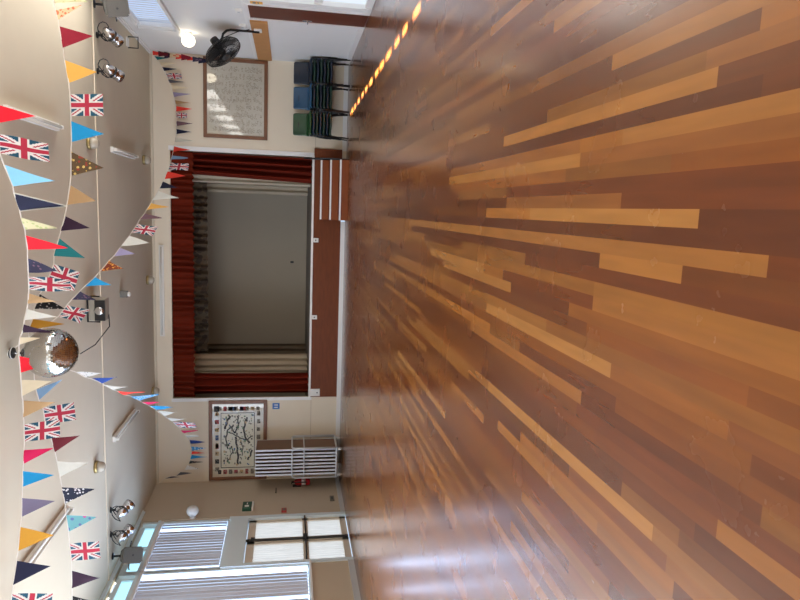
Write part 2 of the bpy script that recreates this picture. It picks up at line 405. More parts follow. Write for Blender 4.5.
# right clerestory
for n in range(6):
    y1 = RY1-2.75*n; y0 = max(REAR, y1-2.7); f = MB()
    f.box(XR+.02, XR+.18, y0-.05, y0, RZ0, RZ1); f.box(XR+.0, XR+.18, y0, y1, RZ0, RZ0+.05); f.box(XR+.0, XR+.18, y0, y1, RZ1-.05, RZ1); f.box(XR+.05, XR+.12, y1-.05, y1, RZ0, RZ1)
    w = struct(f.build('window_%d' % (n+9), 'gloss_white'))
    box(XR+.2, XR+.21, y0, y1, RZ0, RZ1).build('pane', 'daylight_right' if n == 0 else 'daylight_right_open', w)
    if n: continue
    t = thing('vertical_blind', 'high pale blind on the right wall strip window, ' + ('nearest the white globe lamp' if n == 0 else 'the %s bay' % ADJ[n]), 'blind', (XR+.1, (y0+y1)/2, RZ0))
    box(XR+.08, XR+.13, y0, y1-.05, RZ1-.1, RZ1-.05).build('headrail', 'gloss_white', t)
    v = MB(); yy = y0 if n == 0 else y1-.5
    while yy < y1-.12:
        v.add([(XR+.1, yy, RZ0+.07), (XR+.12, yy+.125, RZ0+.07), (XR+.12, yy+.125, RZ1-.1), (XR+.1, yy, RZ1-.1)], [(0, 1, 2, 3)]); yy += .13
    v.build('vanes', 'vane', t)
struct(MB().box(XR-.07, XR, REAR, RY1+.15, RZ0-.05, RZ0).build('trim_right_sill', 'gloss_white'))
struct(MB().box(XR-.03, XR, REAR, D, 4.33, 4.36).box(XR-.06, XR, REAR, D, 4.36, 4.39).build('trim_right_track', 'gloss_white'))
struct(MB().box(XR-.015, XR, 12.3, D, .0, .1).box(XR-.015, XR, 11.17, 11.33, 0, .1).build('baseboard_right', 'gloss_white'))
struct(box(XR-.01, XR, REAR, D, 2.09, 2.13).build('trim_right_rail', 'gloss_white'))
struct(box(XR-.008, XR, 12.3, D, .86, .875).build('trim_right_joint', 'wall_white'))
# brown flush door and its neighbour
f = MB(); f.box(XR-.015, XR+.12, 11.34, 11.4, 0, 2.09); f.box(XR-.015, XR+.12, 12.18, 12.24, 0, 2.09); f.box(XR-.015, XR+.12, 11.4, 12.18, 2.03, 2.09)
d2 = struct(f.build('door_2', 'gloss_white'))
lf = box(XR+.005, XR+.05, 11.4, 12.18, .005, 2.03).build('door_leaf', 'door_wood', d2)
MB().tube([(XR+.01, 12.1, 1.03), (XR-.045, 12.1, 1.03), (XR-.05, 12.08, 1.03), (XR-.05, 11.98, 1.03)], .011).bev(XR-.004, XR+.006, 12.07, 12.13, .95, 1.12, .003).build('handle', 'chrome', lf)
f = MB(); f.box(XR-.015, XR+.12, 11.06, 11.16, 0, 2.09); f.box(XR-.015, XR+.12, 9.9, 10., 0, 2.09); f.box(XR-.015, XR+.12, 10., 11.06, 2.0, 2.09)
f.box(XR+.01, XR+.06, 10., 11.06, 0, .12); f.box(XR+.01, XR+.06, 10., 11.06, .82, .95)
d3 = struct(f.build('door_3', 'gloss_white'))
box(XR+.06, XR+.07, 10., 11.06, .0, 2.).build('pane', 'daylight_side', d3)
# back wall trims
struct(MB().box(SX0-.08, SX0, D-.015, D, ZS-.06, SZ1+.03).box(SX1, SX1+.1, D-.015, D, ZS-.06, SZ1+.03).build('trim_proscenium', 'gloss_white'))
struct(MB().box(XL, SX0-.02, D-.02, D, 0, .1).build('baseboard_back_left', 'gloss_white'))
struct(MB().box(1.35, XR, D-.02, D, 0, .1).build('baseboard_back_right', 'gloss_white'))
struct(MB().box(XL, SX0-.02, D-.006, D, .72, .732).box(1.35, XR, D-.006, D, .72, .732).build('trim_back_joint', 'wall_beige'))
struct(MB().box(XL, XR, 11.2, 11.225, H-.014, H).build('trim_ceiling_batten', 'wall_cream'))
struct(MB().box(XL, XR, D-.04, D, H-.05, H).build('trim_back_cornice', 'ceiling_paint'))

# ------------------------------------------------------------------ stage
st = thing('stage', 'raised stage with brown panelled front under the red curtains', 'stage', ((SX0+SX1)/2, D, 0))
box(SX0-.9, SX1+.9, D+.01, SBACK, ZS-.06, ZS).build('deck', 'stage_boards', st)
box(SX0, SX1+.2, D-.03, D-.005, .1, ZS-.03).build('front_panel', 'panel_wood', st)
box(SX0, SX1+.03, D-.05, D+.06, ZS-.035, ZS+.012).build('nosing', 'nosing', st)
box(SX0, -.3, D-.045, D-.005, 0, .1).build('skirting', 'gloss_white', st)
for x, w, z0, z1 in ((-.76, .05, .62, .74), (-2.62, .05, .62, .74), (-4.5, .09, .52, .8)):
    s_ = MB().bev(x-w, x+w, D-.075, D-.03, z0, z1, .006).build('socket_plate', 'plastic_white', st)
    MB().bev(x-.015, x+.015, D-.08, D-.07, z0+.05, z0+.08, .003).build('socket', 'charcoal', s_)
sp = thing('stage_steps', 'three brown wooden steps with white nosings up to the stage', 'steps', (.43, 15.05, 0))
SXA, SXB = -.26, 1.1
for k in range(3):
    y0 = 14.7+.235*k; z = .205*(k+1)-.01
    box(SXA, SXB, y0, y0+.02, .205*k+(0 if k == 0 else .0), z-.03).build('riser', 'step_wood', sp)
    t_ = box(SXA, SXB, y0, D-.052 if k == 2 else y0+.26, z-.03, z).build('tread', 'step_wood', sp)
    box(SXA, SXB, y0-.014, y0-.001, z-.034, z+.004).build('nosing', 'nosing', t_)
for x in (SXA+.001, SXB-.021): 
    s_ = MB()
    for k in range(3): s_.box(x, x+.02, 14.722+.235*k, D-.052, .205*k, .205*(k+1)-.041)
    s_.build('side_panel', 'step_wood', sp)
hr = thing('handrail', 'slim black handrail at the wall side of the stage steps', 'handrail', (1.16, 15.2, 0))
MB().tube([(1.13, 14.95, .0), (1.13, 14.95, .62)], .013).build('post', 'black_metal', hr)
MB().tube([(1.13, 15.3, .0), (1.13, 15.3, 1.0)], .014).build('post', 'black_metal', hr)
MB().tube([(1.13, 14.95, .6), (1.13, 15.3, .98)], .013).build('rail', 'black_metal', hr)

def drape(x0, x1, z0, z1, y, amp, folds, seed, gather=0., nv=14, lean=0.):
    rnd = random.Random(seed); ph = [rnd.uniform(0, 6.28) for _ in range(6)]; w2 = rnd.uniform(.55, .75)
    def fn(u, v):
        a = amp*(.35+.65*v) if gather else amp
        o = a*(math.sin(2*PI*folds*u+ph[0]+.5*math.sin(7*u+ph[1])) + .5*math.sin(2*PI*folds*w2*u*1.7+ph[2]+v*.6)) + amp*.5*math.sin(3*v+ph[3]+9*u)
        x = x0+(x1-x0)*u
        x += lean*v*(1-u)
        return Vector((x, y+o, z1+(z0-z1)*v + (.012*math.sin(2*PI*folds*u+ph[4]) if v == 1 else 0)))
    return MB().grid(fn, max(24, int(folds*10)), nv)
o = drape(SX0+.01, SX1-.01, 3.5, SZ1-.005, D+.085, .042, 38, 1).build('stage_pelmet', 'red_velvet', smooth=True)
tag(o, 'dark red gathered pelmet across the top of the stage opening', 'curtain')
o = drape(SX0+.02, SX0+.54, ZS+.02, 3.62, D+.3, .09, 3.6, 2).build('stage_curtain', 'red_velvet_side', smooth=True)
tag(o, 'dark red stage curtain drawn back at the side by the framed map', 'curtain', 'red stage curtains')
o = drape(SX1-.5, SX1-.02, ZS+.02, 3.62, D+.3, .09, 3.6, 3, lean=-.1).build('stage_curtain', 'red_velvet_side', smooth=True)
tag(o, 'dark red stage curtain drawn back at the side of the steps', 'curtain', 'red stage curtains')
o = drape(SX0, SX1, 3.36, 5.195, D+1.5, .05, 30, 4).build('stage_border', 'border_print', smooth=True)
tag(o, 'mottled brown border cloth hanging inside the stage behind the red pelmet', 'curtain')
for x0, x1, y, m_, lab, sd in ((SX0+.2, SX0+.8, D+1.3, 'cream_drape', 'cream leg curtain behind the red curtain on the map side', 5), (SX0+.1, SX0+.66, D+3.2, 'taupe_drape', 'dim taupe leg curtain deep in the stage on the map side', 6),
                               (SX1-.65, SX1-.1, D+1.3, 'cream_drape', 'cream leg curtain behind the red curtain on the step side', 7), (SX1-.85, SX1-.2, D+3.2, 'cream_drape', 'pale leg curtain deep in the stage on the step side', 8)):
    o = drape(x0, x1, ZS+.02, 4.6, y, .03, 4, sd).build('leg_curtain', m_, smooth=True); tag(o, lab, 'curtain', 'stage leg curtains')
q = at(1, SBACK, 292, 262)
o = MB().bev(q.x-.06, q.x+.06, SBACK-.03, SBACK, q.z-.09, q.z+.09, .005); o.cur = 1; o.bev(q.x-.03, q.x+.03, SBACK-.036, SBACK-.028, q.z-.05, q.z+.05, .002)
tag(o.build('wall_socket', ['stage_grey', 'charcoal']), 'small socket plate on the grey rear wall of the stage', 'socket')

# ------------------------------------------------------------------ framed map (left) and noticeboard (right)
def picture_frame(name, label, cat, x0, x1, z0, z1, fw, y=D, sheet=None):
    t = thing(name, label, cat, ((x0+x1)/2, y, z0))
    f = MB(); a, b = y-.05, y-.002
    f.bev(x0, x1, a, b, z0, z0+fw, .008); f.bev(x0, x1, a, b, z1-fw, z1, .008); f.bev(x0, x0+fw, a, b, z0+fw-.01, z1-fw+.01, .008); f.bev(x1-fw, x1, a, b, z0+fw-.01, z1-fw+.01, .008)
    f.build('frame', 'frame_wood', t)
    if sheet: box(x0+fw-.01, x1-fw+.01, y-.022, y-.004, z0+fw-.01, z1-fw+.01).build('sheet', sheet, t)
    return t
mx0, mx1, mz0, mz1 = -6.7, -4.68, 1.79, 3.17
t = picture_frame('framed_map', 'brown framed pictorial village map with icon border, left of the stage', 'map', mx0, mx1, mz0, mz1, .085)
def strip(mb, pts, w, y):
    for (ax, az), (bx, bz) in zip(pts, pts[1:]):
        d = Vector((bx-ax, 0, bz-az)); l = d.length
        if l < 1e-6: continue
        n = Vector((-d.z, 0, d.x))/l*w/2; a = Vector((ax, y, az)); b = Vector((bx, y, bz)); e = Vector((0, .003, 0))
        mb.add([a-n, b-n, b+n, a+n, a-n+e, b-n+e, b+n+e, a+n+e], [(0, 1, 2, 3), (4, 7, 6, 5), (0, 4, 5, 1), (2, 6, 7, 3), (0, 3, 7, 4), (1, 5, 6, 2)])
U = lambda u, v: (mx0+.1+(mx1-mx0-.2)*u, mz0+.1+(mz1-mz0-.2)*v)
yf = D-.026
ic = MB(); ics = ['canvas', 'ink', 'icon_blue', 'icon_red', 'icon_green', 'icon_tan', 'ink_soft', 'map_field']
ic.box(mx0+.075, mx1-.075, D-.022, D-.004, mz0+.075, mz1-.075)
ic.cur = 7; (ua, va), (ub, vb) = U(.12, .17), U(.88, .84); ic.box(ua, ub, D-.0235, D-.0215, va, vb)
ic.cur = 1
strip(ic, [U(*q) for q in ((.12, .17), (.12, .84), (.88, .84), (.88, .17), (.12, .17))], .016, yf)
roads = [([(.16, .5), (.3, .5), (.42, .52), (.55, .55)], .045), ([(.6, .55), (.72, .49), (.84, .51)], .03), ([(.62, .72), (.6, .62), (.56, .52), (.52, .42), (.5, .3), (.56, .24)], .025), ([(.46, .26), (.52, .34), (.62, .38), (.74, .36), (.82, .32)], .04), ([(.38, .7), (.5, .74), (.62, .72), (.7, .64)], .03),
         ([(.66, .76), (.76, .72), (.84, .66)], .05), ([(.22, .3), (.3, .24), (.36, .22)], .04), ([(.2, .72), (.26, .66), (.36, .6)], .025), ([(.46, .42), (.38, .4), (.28, .42)], .02), ([(.6, .56), (.66, .62), (.72, .6)], .035)]
for r, w_ in roads:
    pts = []
    for a, b in zip(r, r[1:]):
        for k in range(4): pts.append(U(a[0]+(b[0]-a[0])*k/4+.006*math.sin(k*1.6), a[1]+(b[1]-a[1])*k/4+.01*math.sin(k*1.3)))
    pts.append(U(*r[-1])); strip(ic, pts, w_, yf)
rnd = random.Random(11)
def rot_mark(mb, u, v, w, h, mi):
    mb.cur = mi; x, z = U(u, v); mb.box(x-w/2, x+w/2, yf-.001, yf+.003, z-h/2, z+h/2)
for k in range(8):
    for e, (u, v) in enumerate(((.06, .1+.11*k), (.94, .1+.11*k), (.1+.11*k, .92), (.1+.11*k, .085))):
        mi = rnd.choice((6, 6, 5, 5, 4, 2, 3, 1)); w_, h_ = rnd.uniform(.08, .13), rnd.uniform(.07, .1)
        rot_mark(ic, u, v, w_, h_, mi)
        for q_ in range(4): rot_mark(ic, u+rnd.uniform(-.02, .02), v+rnd.uniform(-.03, .03), rnd.uniform(.015, .04), rnd.uniform(.015, .03), rnd.choice((0, 0, 1, 6)))
for u, v, w, h, mi in ((.94, .93, .14, .12, 1), (.94, .62, .1, .18, 2), (.94, .4, .1, .13, 3), (.1, .08, .14, .1, 1), (.42, .92, .12, .08, 3)): rot_mark(ic, u, v, w, h, mi)
for k in range(190):
    u, v = rnd.uniform(.15, .86), rnd.uniform(.2, .81)
    rot_mark(ic, u, v, rnd.uniform(.012, .06), rnd.uniform(.012, .045), rnd.choice((1, 1, 6, 6, 6, 4, 4, 5, 2)))
ic.build('map_print', ics, t)
# noticeboard
nx0, nx1, nz0, nz1 = 1.5, 3.26, 1.83, 3.25
t = picture_frame('noticeboard', 'brown framed glazed panel of faint handwritten names between stage and fan', 'panel', nx0, nx1, nz0, nz1, .08, sheet='sheet')
ink = MB(); rnd = random.Random(5)
for c in range(9):
    for r in range(30):
        x = nx0+.13+(nx1-nx0-.26)*(c+.5)/9; z = nz0+.13+(nz1-nz0-.26)*(r+.5)/30
        if rnd.random() < .8:
            x += rnd.uniform(-.03, .03)
            for j in range(rnd.randint(3, 6)):
                xx = x-.06+.022*j+rnd.uniform(-.006, .006); hh = rnd.uniform(.006, .02); ww = rnd.uniform(.003, .006)
                ink.cur = 0 if rnd.random() < .85 else 1; zz = z+rnd.uniform(-.012, .012)
                ink.box(xx-ww, xx+ww, D-.025, D-.021, zz-hh, zz+hh)
ink.build('handwriting', ['ink_faint', 'ink_soft'], t)
# blue sign
q = at(1, D, 276, 406)
t = thing('wall_sign', 'tiny blue pictogram sign between the framed map and the stage', 'sign', (q.x, D, q.z-.06))
MB().bev(q.x-.075, q.x+.075, D-.012, D-.001, q.z-.085, q.z+.085, .003).build('plate', 'sign_blue', t)
pic = MB()
for s_ in (-.03, .03):
    pic.lathe([(.012, 0), (.012, .003)], 10, frame_to((0, -1, 0), (1, 0, 0), (q.x+s_, D-.013, q.z+.04))); pic.box(q.x+s_-.014, q.x+s_+.014, D-.016, D-.013, q.z-.045, q.z+.022)
pic.build('pictogram', 'plastic_white', t)

# ------------------------------------------------------------------ small wall items, left end wall
q = at(0, XL, 249, 508)
t = thing('exit_light', 'dark green emergency sign box beside the double doors', 'sign', (XL, q.y, q.z-.1))
MB().bev(XL, XL+.08, q.y-.16, q.y+.16, q.z-.06, q.z+.14, .008).build('casing', 'sign_green', t)
MB().bev(XL, XL+.082, q.y-.16, q.y+.16, q.z-.1, q.z-.062, .004).build('trim_strip', 'plastic_white', t)
mk = MB(); mk.box(XL+.08, XL+.083, q.y-.1, q.y-.02, q.z, q.z+.09).box(XL+.08, XL+.083, q.y+.02, q.y+.1, q.z+.03, q.z+.05); mk.build('pictogram', 'plastic_white', t)
q = at(0, XL, 284, 511)
t = thing('call_point', 'small red fire alarm call point next to the double doors', 'alarm', (XL, q.y, q.z-.06))
MB().bev(XL-.01, XL+.04, q.y-.08, q.y+.08, q.z-.055, q.z+.055, .006).build('casing', 'sign_red', t); box(XL+.04, XL+.042, q.y-.04, q.y+.04, q.z-.028, q.z+.028).build('glass', 'ink_soft', t)
q = at(0, XL, 332, 499)
t = thing('wall_socket', 'beige socket low on the end wall under the extinguisher', 'socket', (XL, q.y, q.z-.05))
MB().bev(XL, XL+.03, q.y-.12, q.y+.12, q.z-.05, q.z+.05, .005).build('plate', 'ink_soft', t); MB().box(XL+.03, XL+.033, q.y-.06, q.y+.06, q.z-.02, q.z+.02).build('outlet', 'charcoal', t)
q = at(0, XL, 276, 491)
tag(MB().bev(XL-.01, XL+.03, q.y-.12, q.y+.12, q.z-.015, q.z+.015, .005).build('coat_hook_bar', 'ink_soft'), 'slim bar on the end wall above the extinguisher', 'hook')
# fire extinguisher
q = at(0, XL, 302, 486); yy = q.y
t = thing('fire_extinguisher', 'red fire extinguisher hung on the beige wall by the table trolley', 'fire extinguisher', (XL+.1, yy, .74))
T_ = Matrix.Translation((XL+.11, yy, .74))
MB().lathe([(.01, 0), (.075, .0), (.085, .02), (.085, .3), (.07, .34), (.03, .37), (.025, .38)], 20, T_).build('cylinder', 'ext_red', t, True)
MB().lathe([(.087, .1), (.087, .2)], 20, T_).build('paper_label', 'ext_label', t, True)
MB().lathe([(.02, .38), (.024, .4), (.02, .43), (.005, .44)], 12, T_).box(XL+.1, XL+.12, yy-.1, yy+.03, 1.165, 1.185).build('valve', 'black', t)
MB().tube([(XL+.11, yy-.03, 1.14), (XL+.14, yy-.11, 1.1), (XL+.15, yy-.12, .95), (XL+.14, yy-.1, .8)], .012).build('hose', 'black', t)
MB().box(XL-.01, XL+.03, yy-.04, yy+.04, .95, 1.15).build('wall_bracket', 'steel_dark', t)

# globe lamps on both walls
for nm, X, s_, y, z, lab in (('wall_lamp', XL, 1, 13.57, 3.29, 'pale globe wall lamp beside the short blind on the left wall'), ('wall_lamp', XR, -1, 13.55, 3.29, 'white globe wall lamp at the end of the right high window')):
    t = thing(nm, lab, 'lamp', (X, y, z), 'globe wall lamps')
    MB().lathe([(.07, 0), (.07, .02), (.05, .03), (.04, .09)], 20, frame_to((s_, 0, 0), (0, 1, 0), (X, y, z))).build('mount', 'plastic_white', t, True)
    MB().lathe([(.05, .05), (.1, .07), (.125, .12), (.128, .17), (.11, .22), (.07, .255), (.02, .27)], 24, frame_to((s_, 0, 0), (0, 1, 0), (X, y, z))).build('globe', 'opal' if s_ > 0 else 'lamp_glow', t, True)

# coat rail board, fan
o = box(XR-.03, XR-.002, 12.3, D-.06, 1.74, 2.05).build('rail_board', 'ply'); tag(o, 'long light plywood board fixed along the white right wall', 'board')
fan = thing('wall_fan', 'black wall fan on a bent arm tilted down from the plywood board', 'fan', (XR-.03, 12.82, 1.95))
MB().bev(XR-.06, XR-.031, 12.72, 12.92, 1.86, 2.0, .006).build('mount_plate', 'plastic_white', fan)
arm = [(XR-.07, 12.82, 1.9), (XR-.07, 12.82, 2.42), (XR-.09, 12.82, 2.5), (XR-.15, 12.82, 2.56), (XR-.23, 12.82, 2.58), (XR-.32, 12.81, 2.62)]
MB().tube(arm, .022, 10).build('arm', 'black', fan, True)
MB().tube([(XR-.04, 12.8, 2.08), (XR-.1, 12.8, 2.3), (XR-.22, 12.8, 2.55)], .007, 6).build('cable', 'black', fan)
ax = Vector((-.78, -.23, -.60)).normalized(); fc = Vector((2.80, 12.72, 2.56)); FM = frame_to(ax, (0, 1, 0), fc)
MB().lathe([(.02, -.3), (.075, -.29), (.085, -.2), (.075, -.1), (.04, -.07)], 18, FM).build('motor', 'black', fan, True)
cg = MB(); R_ = .36
for rr, zz in ((R_, 0), (R_*.98, .05), (R_*.8, .09), (R_*.55, .11), (R_*.3, .12), (R_*.85, -.06), (R_*.5, -.09)):
    cg.tube([FM @ Vector((rr*math.cos(2*PI*k/36), rr*math.sin(2*PI*k/36), zz)) for k in range(36)], .0045, 5, True)
for k in range(64):
    a = 2*PI*k/64; c_, s_ = math.cos(a), math.sin(a)
    cg.tube([FM @ Vector((r*c_, r*s_, z)) for r, z in ((.09, .122), (.2, .112), (.3, .085), (.352, .045), (.36, 0), (.31, -.07), (.18, -.095), (.07, -.1))], .0045, 4)
cg.build('cage', 'black_metal', fan)
MB().lathe([(.09, .118), (.09, .13), (.02, .135)], 20, FM).build('cage_badge', 'charcoal', fan, True)
for b in range(3):
    a0 = b*2*PI/3
    def bl(u, v, a0=a0): a = a0+(u-.5)*1.35*(.6+.4*v); r = .05+.27*v; return FM @ Vector((r*math.cos(a), r*math.sin(a), .03*(u-.5)*2*(.5+v*.5)))
    MB().grid(bl, 8, 6).build('blade', 'charcoal', fan, True)
MB().lathe([(.05, -.05), (.055, .03), (.03, .05)], 16, FM).build('hub', 'charcoal', fan, True)
o = MB().bev(XR-.012, XR+.001, 11.19, 11.31, 1.78, 1.98, .003); o.cur = 1; o.box(XR-.0135, XR-.012, 11.21, 11.29, 1.84, 1.86); o.box(XR-.0135, XR-.012, 11.21, 11.29, 1.89, 1.94)
tag(o.build('notice_plate', ['cloth_gold', 'ink_soft']), 'small yellow notice plate on the jamb beside the brown door', 'sign')
# small white boxes above the board
for yq, lab in ((11.75, 'small white switch box over the brown door'), (12.7, 'small white switch box above the fan mount')):
    t = thing('switch_box', lab, 'switch', (XR, yq, 2.14)); MB().bev(XR-.04, XR, yq-.08, yq+.08, 2.14, 2.26, .005).build('casing', 'plastic_white', t); MB().bev(XR-.05, XR-.039, yq-.02, yq+.02, 2.18, 2.22, .002).build('rocker', 'skirt_grey', t)

# ------------------------------------------------------------------ ceiling lights
def tube_light(x, y0, y1, lab):
    t = thing('strip_light', lab, 'light', (x, (y0+y1)/2, H), 'ceiling strip lights')
    MB().bev(x-.05, x+.05, y0, y1, H-.05, H, .006).build('batten', 'plastic_white', t)
    MB().tube([(x, y0+.04, H-.085), (x, y1-.04, H-.085)], .019, 12).build('tube', 'opal', t, True)
    for y in (y0+.01, y1-.04): MB().bev(x-.025, x+.025, y, y+.03, H-.11, H-.045, .004).build('lamp_holder', 'plastic_white', t)
tube_light(.94, 7.8, 9.4, 'ceiling strip light nearest the camera on the fan side of the hall')
tube_light(.88, 12.05, 13.7, 'ceiling strip light on the fan side, close to the stage')
tube_light(-4.25, 11.7, 13.35, 'ceiling strip light on the window side, close to the stage')
tube_light(-4.37, 7.65, 9.25, 'ceiling strip light nearest the camera on the window side')
t = thing('strip_light', 'strip light fixed on the wall above the red stage pelmet', 'light', (-2.03, D, 4.19))
MB().bev(-3.1, -.97, D-.06, D, 4.15, 4.25, .008).build('batten', 'plastic_white', t); MB().tube([(-3.06, D-.09, 4.2), (-1.01, D-.09, 4.2)], .02, 12).build('tube', 'opal', t, True)
for x, y, lab in ((.87, 10.8, 'brass rimmed ceiling dome light on the fan side behind the crest pennant'), (.88, 14.6, 'brass rimmed ceiling dome light above the noticeboard side of the stage'), (-1.71, 14.75, 'brass rimmed ceiling dome light above the middle of the stage'),
                  (-4.34, 15.1, 'brass rimmed ceiling dome light above the map side of the stage'), (-4.33, 10.65, 'brass rimmed ceiling dome light on the window side near the batten'), (-1.6, 10.75, 'brass rimmed ceiling dome light beside the hanging effects lamp')):
    t = thing('dome_light', lab, 'light', (x, y, H), 'ceiling dome lights')
    mt = Matrix.Translation((x, y, H)) @ Matrix.Rotation(PI, 4, 'X')
    MB().lathe([(.03, 0), (.1, .0), (.105, .03), (.095, .05)], 24, mt).build('rim', 'brass', t, True)
    MB().lathe([(.09, .05), (.088, .09), (.075, .13), (.05, .15), (.01, .155)], 24, mt).build('glass_bowl', 'bowl', t, True)
t = thing('motion_sensor', 'small grey sensor box on the ceiling in front of the stage', 'sensor', (-1.72, 12.5, H))
MB().bev(-1.78, -1.66, 12.44, 12.56, H-.13, H, .01).build('casing', 'speaker_grey', t); MB().lathe([(.045, 0), (.045, .03), (.02, .05)], 16, Matrix.Translation((-1.72, 12.5, H-.13)) @ Matrix.Rotation(PI, 4, 'X')).build('lens', 'plastic_white', t, True)
q = at(2, H, 127, 42)
t = thing('ceiling_bracket', 'small square wire bracket on the ceiling in the curtain corner', 'bracket', (q.x, q.y, H))
MB().box(q.x-.08, q.x+.08, q.y-.08, q.y+.08, H-.02, H).build('plate', 'gloss_white', t)
MB().tube([(q.x-.1, q.y, H-.02), (q.x-.1, q.y, H-.2), (q.x+.1, q.y, H-.2), (q.x+.1, q.y, H-.02)], .012).build('hoop', 'steel_dark', t)

# stage spotlights hung from the ceiling batten
def spot(x, y, aim, lab):
    t = thing('stage_spotlight', lab, 'spotlight', (x, y, H), 'stage spotlights on the ceiling')
    MB().lathe([(.05, 0), (.05, -.02), (.02, -.03), (.02, -.09)], 14, Matrix.Translation((x, y, H))).build('clamp', 'black_metal', t)
    a = Vector(aim).normalized(); c = Vector((x, y, H-.24)); side = a.cross(Vector((0, 0, 1))).normalized()
    MB().tube([c+side*.1, c+side*.1+Vector((0, 0, .1)), c+side*.05+Vector((0, 0, .15)), c-side*.05+Vector((0, 0, .15)), c-side*.1+Vector((0, 0, .1)), c-side*.1], .009, 6).build('yoke', 'black_metal', t)
    FM = frame_to(a, side, c)
    b_ = MB(); b_.lathe([(.02, -.17), (.05, -.165), (.055, -.12), (.08, -.1), (.085, -.03), (.075, -.02), (.085, -.01), (.085, .05), (.075, .06), (.095, .07), (.1, .15), (.09, .15)], 20, FM); b_.build('lamp_can', 'chrome', t, True)
    MB().lathe([(.086, -.02), (.09, -.015), (.09, .0), (.086, .005)], 20, FM).build('band', 'black', t, True)
    MB().lathe([(.088, .135), (.06, .142), (.01, .145)], 20, FM).build('lens', 'charcoal', t, True)
    MB().tube([c-a*.165]+[c-a*.1+Vector((.15*math.sin(q*.55), 0, -.02+.14*(1-math.cos(q*.55))-.02*q)) for q in range(1, 9)]+[Vector((x, y, H-.01))+side*.1], .008, 6).build('cable', 'black', t)
spot(2.62, 11.42, (-.4, .7, -.5), 'chrome stage spotlight on the ceiling nearest the grey speaker, fan side')
spot(2.06, 11.4, (-.3, .7, -.5), 'chrome stage spotlight on the ceiling beside the yellow pennant')
spot(-5.47, 11.45, (.4, .7, -.5), 'chrome stage spotlight on the window side farther from the speaker')
spot(-5.92, 11.42, (.35, .7, -.5), 'chrome stage spotlight on the window side next to the grey speaker')
def speaker(x, y, aim, lab):
    t = thing('ceiling_speaker', lab, 'speaker', (x, y, H), 'grey ceiling speakers')
    MB().lathe([(.06, 0), (.06, -.02), (.02, -.03), (.02, -.14)], 14, Matrix.Translation((x, y, H))).build('bracket', 'black_metal', t)
    a = Vector(aim).normalized(); FM = frame_to(a, a.cross(Vector((0, 0, 1))), Vector((x, y, H-.33)))
    bm = bmesh.new(); bmesh.ops.create_cube(bm, size=1)
    for v in bm.verts:
        v.co = Vector((v.co.x*(.30 if v.co.z > 0 else .22), v.co.y*.36, v.co.z*.24))
    bmesh.ops.bevel(bm, geom=bm.edges[:], offset=.035, segments=3, affect='EDGES')
    MB().bm(bm, FM).build('cabinet', 'speaker_grey', t)
    MB().bev(-.125, .125, -.155, .155, .113, .125, .004).build('grille', 'grille', t)
    g = t.children[-1]
    for v in g.data.vertices: v.co = FM @ (v.co+ORG[t.name]) - ORG[t.name]
    MB().lathe([(.018, .125), (.018, .131), (.004, .133)], 12, FM).build('badge', 'charcoal', t)
    MB().tube([FM @ Vector((-.24, -.02, -.02)), FM @ Vector((-.22, 0, -.2)), FM @ Vector((0, 0, -.24)), FM @ Vector((.22, 0, -.2)), FM @ Vector((.24, -.02, -.02))], .012, 6).build('yoke', 'black_metal', t)
speaker(3.06, 11.3, (-.5, -.75, -.35), 'grey cabinet speaker under the ceiling by the right high windows')
speaker(-6.38, 11.5, (.45, -.8, -.35), 'grey cabinet speaker under the ceiling in front of the fanlights')
# effects lamp in the middle
x, y = -1.68, 10.45
t = thing('effects_lamp', 'grey box stage lamp with black front hanging mid ceiling', 'lamp', (x, y, H))
MB().tube([(x-.2, y, H-.2), (x-.2, y, H-.02), (x+.2, y, H-.02), (x+.2, y, H-.2)], .014, 6).build('yoke', 'black_metal', t)
MB().bev(x-.17, x+.17, y-.08, y+.14, H-.3, H-.06, .015).build('housing', 'box_grey', t)
MB().bev(x-.16, x+.16, y-.15, y-.115, H-.31, H-.16, .008).build('front', 'black', t)
MB().lathe([(.06, 0), (.065, .03), (.05, .04)], 18, frame_to((0, -1, 0), (1, 0, 0), (x, y-.15, H-.235))).build('lens', 'chrome', t, True)
MB().tube([(x-.1, y+.1, H-.3), (x-.25, y-.1, H-.36), (x-.5, y-.3, H-.2), (x-.62, y-.4, H-.01)], .009, 6).build('cable', 'black', t)

# ------------------------------------------------------------------ mirror ball
bx, by, bz, br = -1.735, 7.64, 3.945, .28
t = thing('mirror_ball', 'large mirrored disco ball hanging above the hall floor', 'mirror ball', (bx, by, bz))
mb = MB(); rows = 42; rnd = random.Random(3)
for i in range(rows):
    t0, t1 = PI*i/rows, PI*(i+1)/rows; tm = (t0+t1)/2; n = max(4, int(2*rows*math.sin(tm)))
    for k in range(n):
        p0, p1 = 2*PI*k/n, 2*PI*(k+1)/n; pm = (p0+p1)/2; g = .05
        P = []
        for th, ph in ((t0+(t1-t0)*g, p0+(p1-p0)*g), (t1-(t1-t0)*g, p0+(p1-p0)*g), (t1-(t1-t0)*g, p1-(p1-p0)*g), (t0+(t1-t0)*g, p1-(p1-p0)*g)):
            P.append(Vector((math.sin(th)*math.cos(ph), math.sin(th)*math.sin(ph), math.cos(th))))
        c = sum(P, Vector())/4; nrm = c.normalized(); j = Vector((rnd.gauss(0, .022), rnd.gauss(0, .022), rnd.gauss(0, .022)))
        nn = (nrm+j).normalized(); out = []
        for p in P:
            d_ = p-c; d_ = d_-nn*d_.dot(nn); out.append(Vector((bx, by, bz))+(nrm*1.0+d_)*br)
        mb.add(out, [(0, 1, 2, 3)])
mb.build('mirror_tiles', 'mirror', t)
